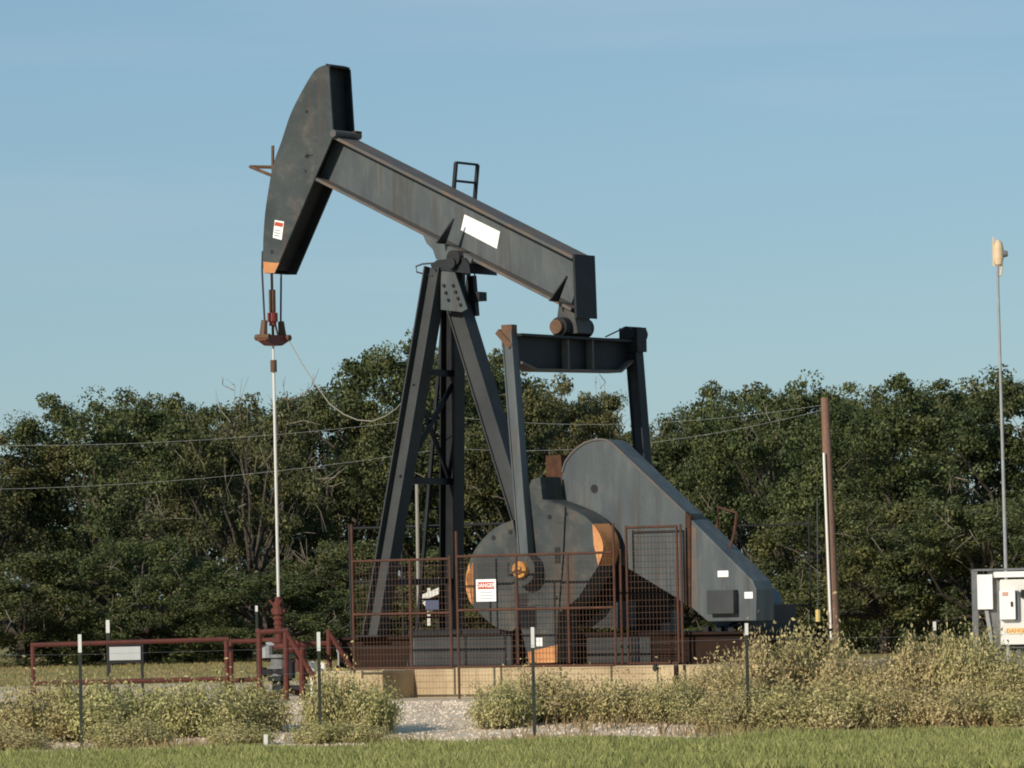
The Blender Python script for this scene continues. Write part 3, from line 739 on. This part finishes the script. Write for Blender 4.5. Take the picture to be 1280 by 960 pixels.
# ------------------------------------------------------------------ utility pole, wires, lamp pole, cabinets
pt, pb = W(1031, 497, 100), W(1043, 790, 100)
dirp = (pt - pb).normalized(); pb = pb - dirp*(pb.z/dirp.z)
up = empty('utility_pole', pb, 'bare brown wooden utility pole before the oaks, pale conduit on its left side', 'utility pole')
h = pt - pb
MB().tube([h*0, h*.25, h*.5, h*.75, h], .135, 12, .085).build('pole_shaft', M['polewood'], up, smooth=True)
a, b_ = W(1029.8, 566, 99.86), W(1039.0, 800, 99.86)
MB().tube([a-pb, b_-pb], .026, 8).build('conduit', M['offwhite'], up)
MB().tube([W(1021.5,622,99)-pb, W(1022.5,776,99)-pb], .012, 5).build('guy_wire', M['cable'], up)
MB().tube([W(1022.3,762,99)-pb, W(1022.6,777,99)-pb], .05, 8).build('guy_marker', M['yellow'], up)
def wire(pts, r, label):
    o = MB().tube(pts, r, 5).build('overhead_wire', M['galv']); tag(o, label, 'wire'); return o
def sag(a, b, d, n=14):
    return [a.lerp(b, i/(n-1)) - Vector((0,0,d*4*(i/(n-1))*(1-i/(n-1)))) for i in range(n)]
wire(sag(W(1031,512,100), W(560,560,118), .35)+sag(W(560,560,118), W(-60,612,130), .25)[1:], .0036, 'lower overhead wire crossing the trees from the utility pole to the left edge')
wire(sag(W(1030,506,100), W(560,520,118), .3)+sag(W(560,520,118), W(-60,556,130), .25)[1:], .0034, 'upper overhead wire crossing the treetops from the utility pole to the left')
lb = W(1258, 735, 79); lt = W(1246.5, 320, 79); d = (lt-lb).normalized(); lb = lb - d*((lb.z-.2)/d.z)
lp = empty('lamp_pole', lb, 'tall thin grey pole with cream lamp on top behind the white cabinets', 'lamp pole')
h = lt - lb
MB().tube([h*0, h*.5, h], .034, 10, .02).build('pole_shaft', M['galv'], lp, smooth=True)
lc = W(1248, 316, 79)-lb
mb = lathe(MB(), (lc.x+.0,lc.y,lc.z-.22), [(.03,0),(.065,.03),(.085,.13),(.085,.30),(.07,.38),(.03,.43)])
mb.build('lamp_housing', M['lampcream'], lp, smooth=True)
MB().tube([(lc.x+.05,lc.y,lc.z-.02),(lc.x+.15,lc.y-.02,lc.z-.02)], .07, 12, .045).build('photocell', M['galvdark'], lp)
MB().bar((lc.x-.085,lc.y-.02,lc.z-.22),(lc.x-.085,lc.y-.02,lc.z+.26), .03,.03).tube([(lc.x+.06,lc.y,lc.z-.2),(lc.x+.03,lc.y,lc.z-.36),(lc.x-.02,lc.y,lc.z-.42)], .018, 6).build('lamp_bracket', M['lampcream'], lp)
Yc = 71.0
cb0 = W(1219, 807, Yc); cb0.z = .2
cab = empty('control_cabinets', cb0, 'white electrical control cabinets on a grey steel rack at the right edge', 'cabinet')
def cz(px, py): return W(px, py, Yc) - cb0
def cbox(x0,y0,x1,y1,d0,d1): 
    a, b = cz(x0,y1), cz(x1,y0); return MB().box((a.x,d0,a.z),(b.x,d1,b.z))
cbox(1217,712,1221.5,832,-.02,.06).build('rack_post', M['galvdark'], cab)
cbox(1239.5,714,1250,835,.03,.12).build('rack_post', M['galvdark'], cab)
cbox(1217,709,1330,714,-.03,.1).build('rack_beam', M['galvdark'], cab)
cbox(1222,806.5,1330,811,-.04,.15).build('rack_shelf', M['galvdark'], cab)
cbox(1222,718,1240,762,-.06,.1).build('small_cabinet', M['white'], cab, bevel=.008)
mc = cbox(1251,723,1328,806,-.12,.25).build('main_cabinet', M['offwhite'], cab, bevel=.01)
cbox(1242,713,1330,722,-.15,.27).build('hood', M['white'], cab)
db = cbox(1248.5,738,1267,774.5,-.22,-.125).build('disconnect_box', M['white'], mc, bevel=.006)
cbox(1261.5,752,1263.5,758,-.24,-.221).build('latch', M['black'], db)
cbox(1251,740,1258,745,-.225,-.221).build('sticker', mat('pale_red_sticker',(.62,.36,.28),None), db)
cbox(1267.5,738,1271.5,775,-.17,-.125).build('hinge_strip', M['galvdark'], mc)
cbox(1275,737,1282,747,-.2,-.125).build('operating_handle', M['black'], mc)
cbox(1259,784,1282,793,-.124,-.1205).build('warning_label', mat('pale_yellow_label',(.78,.66,.42),None), mc)
q = cz(1263.5,788.5); text_mesh('DANGER', .085, (q.x+.09,-.127,q.z), (1,0,0), (0,0,1), M['signorange'], 'label_lettering', mc)
MB().bar(cz(1233,763)+Vector((0,0,0)), cz(1240,806), .05, .04, U).build('conduit', M['galv'], cab)
cbox(1272,809,1276,850,0,.08).build('rack_post', M['galvdark'], cab)
cbox(1300,809,1304,850,0,.08).build('rack_post', M['galvdark'], cab)

# ------------------------------------------------------------------ vegetation
def cards(centers, nrm, L, Wd, rng, tilt=1.0):
    n = len(centers)
    r = rng.normal(size=(n,3)); nn = nrm + r*tilt; nn /= np.linalg.norm(nn,axis=1)[:,None]
    t = rng.normal(size=(n,3)); t -= nn*(t*nn).sum(1)[:,None]; t /= np.linalg.norm(t,axis=1)[:,None]
    b = np.cross(nn, t)
    L = (L*rng.uniform(.6,1.3,n))[:,None]; Wd = (Wd*rng.uniform(.6,1.3,n))[:,None]
    q = np.stack([centers - t*L*.5, centers + b*Wd*.5 + t*L*.08, centers + t*L*.5 - nn*L*.12, centers - b*Wd*.5 + t*L*.08], 1)
    return q
def quads_mesh(name, q):
    n = len(q); me = bpy.data.meshes.new(name)
    me.vertices.add(n*4); me.vertices.foreach_set('co', q.reshape(-1).astype(np.float32))
    me.loops.add(n*4); me.loops.foreach_set('vertex_index', np.arange(n*4, dtype=np.int32))
    me.polygons.add(n); me.polygons.foreach_set('loop_start', np.arange(0, n*4, 4, dtype=np.int32))
    me.update(calc_edges=True); me.validate()
    return me
def oak(seed, H, R, nclump, leaves, low=.12, leafm='leaf', dead=0, hmin=.02, band=0):
    """an oak H tall and R in crown radius; returns (crown mesh, trunk mesh, limbs mesh)"""
    rng = np.random.default_rng(seed)
    zc = H*(.5+low*.5); hz = H*.5*(1-low)
    ph = rng.uniform(0, 6.28, 6); am = rng.uniform(.05,.16, 6)
    def prof(h, a):
        base = math.sqrt(max(0, 1-(max(0, h-.38)/.62)**3.4))*(.80+.2*min(1, h/.3))
        return R*base*(1 + sum(am[i]*math.sin((i+2)*a + ph[i] + 4*h*(i%2)) for i in range(6)))
    cs = []; boss = []
    for k in range(40):
        h = 1-(1-hmin-.01)*rng.uniform(0,1)**1.1
        while band and .20 < h < .44 and rng.uniform() < band: h = rng.uniform(.03, 1)
        a = rng.uniform(0, 2*np.pi); r = prof(h, a)*rng.uniform(.72,.98)
        boss.append((np.array([math.cos(a)*r, math.sin(a)*r, h*H*.93]), rng.uniform(.7,1.5)))
    while len(cs) < nclump:
        if rng.uniform() < .82:
            c, r = boss[rng.integers(len(boss))]
            d = rng.normal(size=3); d /= np.linalg.norm(d)
            p = c + d*r*rng.uniform(.6,1.05)*np.array([1,1,.7])
        else:
            h = rng.uniform(hmin,.95); a = rng.uniform(0, 2*np.pi); r = prof(h, a)*rng.uniform(.3,.9)
            p = np.array([math.cos(a)*r, math.sin(a)*r, h*H*.95])
        if p[2] < .25 or p[2] > H-.25: continue
        cs.append(p)
    cs = np.array(cs); C, Nn, S = [], [], []
    for c in cs:
        m = int(leaves*rng.uniform(.5,1.4)); r = rng.uniform(.30,.66)
        d = rng.normal(size=(m,3)); d /= np.linalg.norm(d,axis=1)[:,None]
        rad_ = r*rng.uniform(.15,1,m)**.5
        C.append(c + d*rad_[:,None]*np.array([1.2,1.2,.75])); Nn.append(d*.8 + np.array([0,-.05,.45])); S.append(np.full(m, rng.uniform(.7,1.35)))
    C = np.concatenate(C); Nn = np.concatenate(Nn); S = np.concatenate(S)
    crown = quads_mesh('crown', cards(C, Nn, .14*S, .092*S, rng, .65))
    # trunk and limbs
    tb = MB(); fork = Vector((rng.uniform(-.3,.3), rng.uniform(-.3,.3), H*.22))
    tb.tube([Vector((0,0,-.2)), fork*.5+Vector((.08,0,0)), fork], .30, 9, .24)
    lm = MB()
    idx = rng.choice(len(cs), size=min(26, len(cs)), replace=False)
    for i in idx:
        e = Vector(cs[i]); mid = fork.lerp(e, .5) + Vector(rng.normal(size=3)*.35) + Vector((0,0,.25))
        lm.tube([fork, fork.lerp(mid,.55)+Vector(rng.normal(size=3)*.12), mid, mid.lerp(e,.6)+Vector(rng.normal(size=3)*.2), e], .11, 6, .025)
    tw = MB()
    for i in rng.choice(len(cs), size=min(26+dead, len(cs)), replace=False):
        e = Vector(cs[i])
        if e.z > H*.78 and not dead: continue
        for k in range(4 if dead else 3):
            s0 = e + Vector(rng.normal(size=3)*.25); d = Vector(rng.normal(size=3)) + Vector((e.x,e.y,0))*.22 + Vector((0,0,.5)); d.normalize()
            ln = rng.uniform(.6,1.2) + (.5 if dead else 0)
            s1 = s0 + d*ln*.5 + Vector(rng.normal(size=3)*.12); s2 = s0 + d*ln + Vector(rng.normal(size=3)*.15)
            tw.tube([s0, s1, s2], .022, 4, .008)
            tw.tube([s1, s1 + (d + Vector(rng.normal(size=3)*.7))*.45], .016, 4, .008)
    return crown, tb, lm, tw
oaks = {}
def oak_proto(key, *a, **k):
    leafm = k.get('leafm','leaf'); crown, tb, lm, tw = oak(*a, **k)
    e = bpy.data.objects.new('oak_tree', None); COL.objects.link(e)
    c = link_mesh('crown', crown, M[leafm], e)
    t = tb.build('trunk', M['bark'], e, smooth=True); 
    lm.build('limb', M['bark'], t); tag(tw.build('twig', M['twig'], c), kind='stuff')
    oaks[key] = (e, a[1], a[2]); 
oak_proto('A', 101, 10.0, 4.6, 400, 150, low=.0, band=.22)
oak_proto('B', 102, 10.0, 4.2, 380, 150, low=.0, band=.22, leafm='leaf2')
oak_proto('C', 103, 10.0, 5.2, 430, 150, low=.02, band=.22)
oak_proto('D', 104, 10.0, 4.0, 190, 110, low=.0, leafm='leaf2', dead=26)
oak_proto('F', 106, 10.0, 4.6, 230, 150, hmin=.50)
oak_proto('E', 105, 7.0, 4.6, 330, 150, low=0)
used = set()
def plant_oak(key, px, pytop, Y, wpx, rz, label):
    e, H, R = oaks[key]
    if key in used: o = clone(e)
    else: o = e; used.add(key)
    q = W(px, pytop, Y); g = gz(q.x, Y)
    sz = (q.z - g)/(H*.97); sx = (wpx*Y/F_PX)/(2*R)*1.18
    o.location = (q.x, Y, g); o.scale = (sx, sx, sz); o.rotation_euler = (0,0,rz)
    tag(o, label, 'tree', 'oaks behind the well site')
    return o
T = [ # key, px, top y, Y, width px, rotation, label
 ('B', -35, 545, 150, 240, .3, 'oak cut by the left edge of the picture, lower than its neighbour'),
 ('A', 135, 492, 152, 250, 1.1, 'broad dark oak with two rounded tops behind the left red railing'),
 ('C', 232, 503, 160, 200, 2.0, 'oak just left of the pale dead branched oak'),
 ('D', 300, 498, 150, 170, .7, 'thin oak with bare pale branches left of the polished rod'),
 ('B', 395, 490, 156, 190, 2.7, 'oak behind the sagging cable right of the polished rod'),
 ('A', 505, 425, 158, 260, 4.1, 'tallest oak, behind the samson post legs'),
 ('C', 610, 452, 166, 210, 5.0, 'oak behind the rear leg and near pitman arm'),
 ('B', 683, 478, 156, 170, .2, 'oak under the left half of the equalizer beam'),
 ('D', 752, 497, 160, 130, 3.3, 'sparse yellowish oak showing below the equalizer beam'),
 ('A', 820, 532, 166, 150, 2.2, 'low oak behind the far pitman arm'),
 ('C', 893, 488, 150, 200, 1.4, 'oak above the belt guard slope'),
 ('A', 985, 474, 146, 210, 5.4, 'oak directly left of and behind the utility pole top'),
 ('B', 1062, 492, 156, 150, .9, 'oak directly right of the utility pole'),
 ('C', 1140, 480, 138, 270, 3.8, 'big oak left of the lamp pole'),
 ('A', 1268, 468, 140, 290, 2.9, 'big oak behind the lamp pole at the right edge'),
 ('F', 70, 545, 168, 260, 4.0, 'oak filling the gap between the two leftmost oaks, further back'),
 ('F', 345, 535, 170, 220, 5.1, 'far oak seen through the gap right of the polished rod'),
 ('F', 790, 545, 172, 260, 1.6, 'far oak behind the equalizer and far pitman arm'),
 ('F', 1060, 515, 168, 260, .4, 'far oak filling the gap behind the utility pole'),
 ('F', 205, 496, 172, 230, 3.1, 'far oak whose top shows between the two oaks behind the railing'),
 ('F', 430, 478, 174, 230, .8, 'far oak rising left of the samson post'),
 ('F', 560, 440, 176, 230, 2.2, 'far oak behind the samson post crown line'),
 ('F', 655, 482, 178, 220, 1.0, 'far oak behind the near end of the equalizer'),
 ('F', 935, 492, 172, 230, 4.6, 'far oak filling the skyline left of the utility pole'),
 ('F', 1195, 476, 168, 260, 5.7, 'far oak filling the skyline left of the lamp pole'),
 ('E', 20, 690, 143, 260, .5, 'low spreading oak at the far left of the field edge'),
 ('E', 175, 668, 143, 190, 1.9, 'low spreading oak behind the blank sign'),
 ('E', 335, 712, 143, 240, 2.8, 'low spreading oak behind the wellhead'),
 ('E', 455, 672, 146, 190, 4.4, 'low spreading oak behind the mesh fence post left of the samson legs'),
 ('E', 620, 690, 148, 240, 5.6, 'low spreading oak behind the counterweight'),
 ('E', 850, 690, 146, 240, .1, 'low spreading oak behind the belt guard'),
 ('E', 960, 735, 142, 170, 3.0, 'low spreading oak behind the dark fence panel right of the pumpjack'),
 ('E', 1100, 620, 132, 240, 1.3, 'low spreading oak right of the utility pole foot'),
 ('E', 1230, 620, 130, 240, 4.9, 'low spreading oak behind the white cabinets'),
]
for t in T: plant_oak(*t)
# far wood behind the first row, read only as one mass through the gaps
rng = np.random.default_rng(77); C = []
for k in range(150):
    x = rng.uniform(-36, 36); y = rng.uniform(172, 182); r = rng.uniform(.9,1.9)
    top = 1.7 + .6*math.sin(x*.31+1)+ .5*math.sin(x*.9)
    z = rng.uniform(.3, max(1.0, top))
    d = rng.normal(size=(150,3)); d /= np.linalg.norm(d,axis=1)[:,None]
    C.append(np.array([x,y,z]) + d*(r*rng.uniform(.3,1,150)**.5)[:,None])
C = np.concatenate(C); C = C[C[:,2] > 0]
o = link_mesh('far_thicket', quads_mesh('far_thicket', cards(C, np.zeros_like(C)+[0,-.3,.5], .28, .2, rng, .7)), M['leaf'])
tag(o, 'dark thicket seen through the gaps between the oaks', 'thicket', kind='stuff')

# shrubs along the grass edge
def shrub_mesh(seed, R, H, nst, nleaf):
    rng = np.random.default_rng(seed); sb = MB(); C, Nn = [], []
    for k in range(nst):
        a = rng.uniform(0, 2*np.pi); rr = R*math.sqrt(rng.uniform(0,1))
        b0 = np.array([math.cos(a)*rr*.55, math.sin(a)*rr*.55, 0])
        hh = H*(1-.45*(rr/R)**2)*rng.uniform(.55,1.0)
        if rng.uniform() < .08: hh *= 1.3; rr *= 1.15
        t0 = np.array([math.cos(a)*rr + rng.normal()*.05, math.sin(a)*rr + rng.normal()*.05, hh])
        mid = (b0+t0)/2 + rng.normal(size=3)*.05
        sb.tube([Vector(b0), Vector(mid), Vector(t0)], .008, 3, .004)
        m = int(nleaf*rng.uniform(.6,1.4)); s = rng.uniform(.12,1,m)**.65
        p = b0*(1-s)[:,None] + t0*s[:,None] + rng.normal(size=(m,3))*(.035+.055*s)[:,None]
        C.append(p); Nn.append(np.tile(np.array([math.cos(a)*.8, math.sin(a)*.8, .35]), (m,1)))
    C = np.concatenate(C); Nn = np.concatenate(Nn); k = C[:,2] > .02
    return quads_mesh('foliage', cards(C[k], Nn[k], .062, .028, rng, .75)), sb
shrubs = []
for i, (s, R, H, n1, n2, mm) in enumerate(((201,.75,.8,100,72,'sage'),(202,.65,.7,90,70,'sage'),(203,.85,.9,115,72,'sagetan'),(204,.7,.8,95,68,'sage'),(205,.9,1.0,120,74,'sagetan'))):
    e = bpy.data.objects.new('shrub', None); COL.objects.link(e)
    me, sb = shrub_mesh(s, R, H, n1, n2)
    link_mesh('foliage', me, M[mm], e); sb.build('stem', M['stem'], e)
    shrubs.append((e, R, H))
sused = set()
def plant_shrub(k, px, pytop, Y, wpx, label):
    e, R, H = shrubs[k]
    o = clone(e) if k in sused else e; sused.add(k)
    q = W(px, pytop, Y); g = gz(q.x, Y)
    sx = (wpx*Y/F_PX)/(2*R)
    o.location = (q.x, Y, g-.02); o.scale = (sx, sx, 1.22*(q.z-g)/H); o.rotation_euler = (0,0,random.uniform(0,6.28))
    tag(o, label, 'shrub', 'pale shrubs along the fence line')
SH = [(-25,900,60.7,110,1),(55,862,62.6,130,0),(125,858,62.3,120,3),(190,864,62.8,120,1),(255,862,62.4,120,0),(318,858,63.0,100,3),(420,848,62.6,90,0),(465,862,62.5,75,3),
      (15,912,59.8,110,3),(160,902,59.8,110,0),(300,905,59.8,90,1),(398,905,59.9,90,3),
      (445,905,60.0,80,1),
      (628,858,63.0,90,0),(690,846,63.6,110,3),
      (770,852,63.4,100,1),(838,854,63.0,90,0),
      (898,834,63.6,110,2),(958,803,64.5,120,4),(1015,800,64.8,125,0),(1065,822,64.0,100,4),(1112,834,63.6,110,2),(1160,800,63.8,105,4),(1206,797,63.4,110,2),(1255,824,63.2,110,4),(1300,818,63.4,100,0),
      (905,872,60.8,100,0),(975,862,61.0,110,3),(1045,858,60.8,120,3),(1112,866,60.9,100,0),(1185,858,60.8,120,4),(1258,866,60.8,110,1)]
marks = [(-999,'the left edge'),(100,'the leftmost white tipped post'),(398,'the post before the red guard'),(666,'the post before the crank'),(933,'the post before the belt guard'),(1168,'the post by the cabinets')]
cnt = {}
ordn = ['first','second','third','fourth','fifth','sixth','seventh','eighth','ninth']
for px, pt_, Y, w, k in sorted(SH):
    mk_ = [m for m in marks if m[0] <= px][-1][1]
    row = 'taller' if pt_ < 875 else 'low front'
    if pt_ >= 845 and px > 880: row = 'low front'
    n_ = cnt.get((mk_,row),0); cnt[(mk_,row)] = n_+1
    col_ = 'tan green' if k in (2,4) else 'sage green'
    plant_shrub(k, px, pt_, Y, w, '%s %s shrub, %s right of %s' % (row, col_, ordn[n_], mk_))

# grass blades on the verge
def blades(name, n, x0, x1, y0, y1, h, w, m, label, dens=None, seed=5):
    rng = np.random.default_rng(seed)
    x = rng.uniform(x0,x1,n); y = rng.uniform(y0,y1,n)
    if dens is not None:
        k = dens(x,y,rng); x, y = x[k], y[k]; n = len(x)
    z = np.array([gz(a,b) for a,b in zip(x,y)])
    hh = h*rng.uniform(.45,1.35,n)*(1+.35*np.sin(x*2.1+y)*np.sin(x*.7)); an = rng.uniform(0,2*np.pi,n)
    lean = rng.normal(size=(n,2))*.22*hh[:,None]
    ww = w*rng.uniform(.6,1.4,n)
    B = np.stack([x,y,z],1); dx = np.stack([np.cos(an)*ww, np.sin(an)*ww, np.zeros(n)],1)
    tip = B + np.concatenate([lean, hh[:,None]],1); midp = B + np.concatenate([lean*.3, hh[:,None]*.55],1)
    q = np.stack([B-dx, B+dx, midp+dx*.7, tip],1)
    return tag(link_mesh(name, quads_mesh(name, q), m), label, 'grass', kind='stuff')
edge = lambda x,y,rng: y < 57.45 + .13*x + .25*np.sin(x*1.7)+.2*np.sin(x*4.1+1) + rng.normal(size=len(x))*.12
blades('verge_grass', 290000, -8.5, 8.5, 46, 61.2, .10, .0045, M['grass'], 'green roadside grass in the foreground', edge)
blades('dry_field_grass', 60000, -24, 4, 77, 150, .06, .012, M['straw'], 'mown tan and green field grass behind the red railing', None, 6)
blades('edge_thatch', 22000, -8.5, 8.5, 55.8, 59.4, .13, .005, M['straw'], 'dry straw tufts along the ragged upper edge of the grass', lambda x,y,r: (np.abs(y-57.5-.13*x) < .55) & (np.sin(x*2.3)+np.sin(x*5.1+2)+r.normal(size=len(x))*.7 > .1), 15)
blades('pad_weeds', 16000, -10, 10, 58.3, 66, .13, .006, M['straw'], 'dry weeds scattered on the gravel between the shrubs', lambda x,y,r: (np.sin(x*1.9+y)+np.sin(x*.8-1.7*y)+r.normal(size=len(x))*.6) .__gt__(.6) & ((x < -1.9) | (x > -.5)), 8)
# loose gravel
rng = np.random.default_rng(9); mb = MB(); n = 26000
xs_ = rng.uniform(-9.5,9.5,n); ys_ = 58.2 + 12.5*rng.uniform(0,1,n)**1.2; ss = rng.uniform(.01,.034,n)
for x, y, s in zip(xs_, ys_, ss):
    z = gz(x,y)+.004; a = x*7
    ca, sa = math.cos(a)*s, math.sin(a)*s
    mb.add([(x+ca,y+sa,z),(x-sa,y+ca,z),(x-ca*1.2,y-sa,z),(x+sa,y-ca*.8,z),(x+ca*.2,y,z+s*.8)], [(0,1,4),(1,2,4),(2,3,4),(3,0,4)])
o = mb.build('loose_gravel', M['pebble']); tag(o, 'pale loose gravel stones on the pad', 'gravel', kind='stuff')
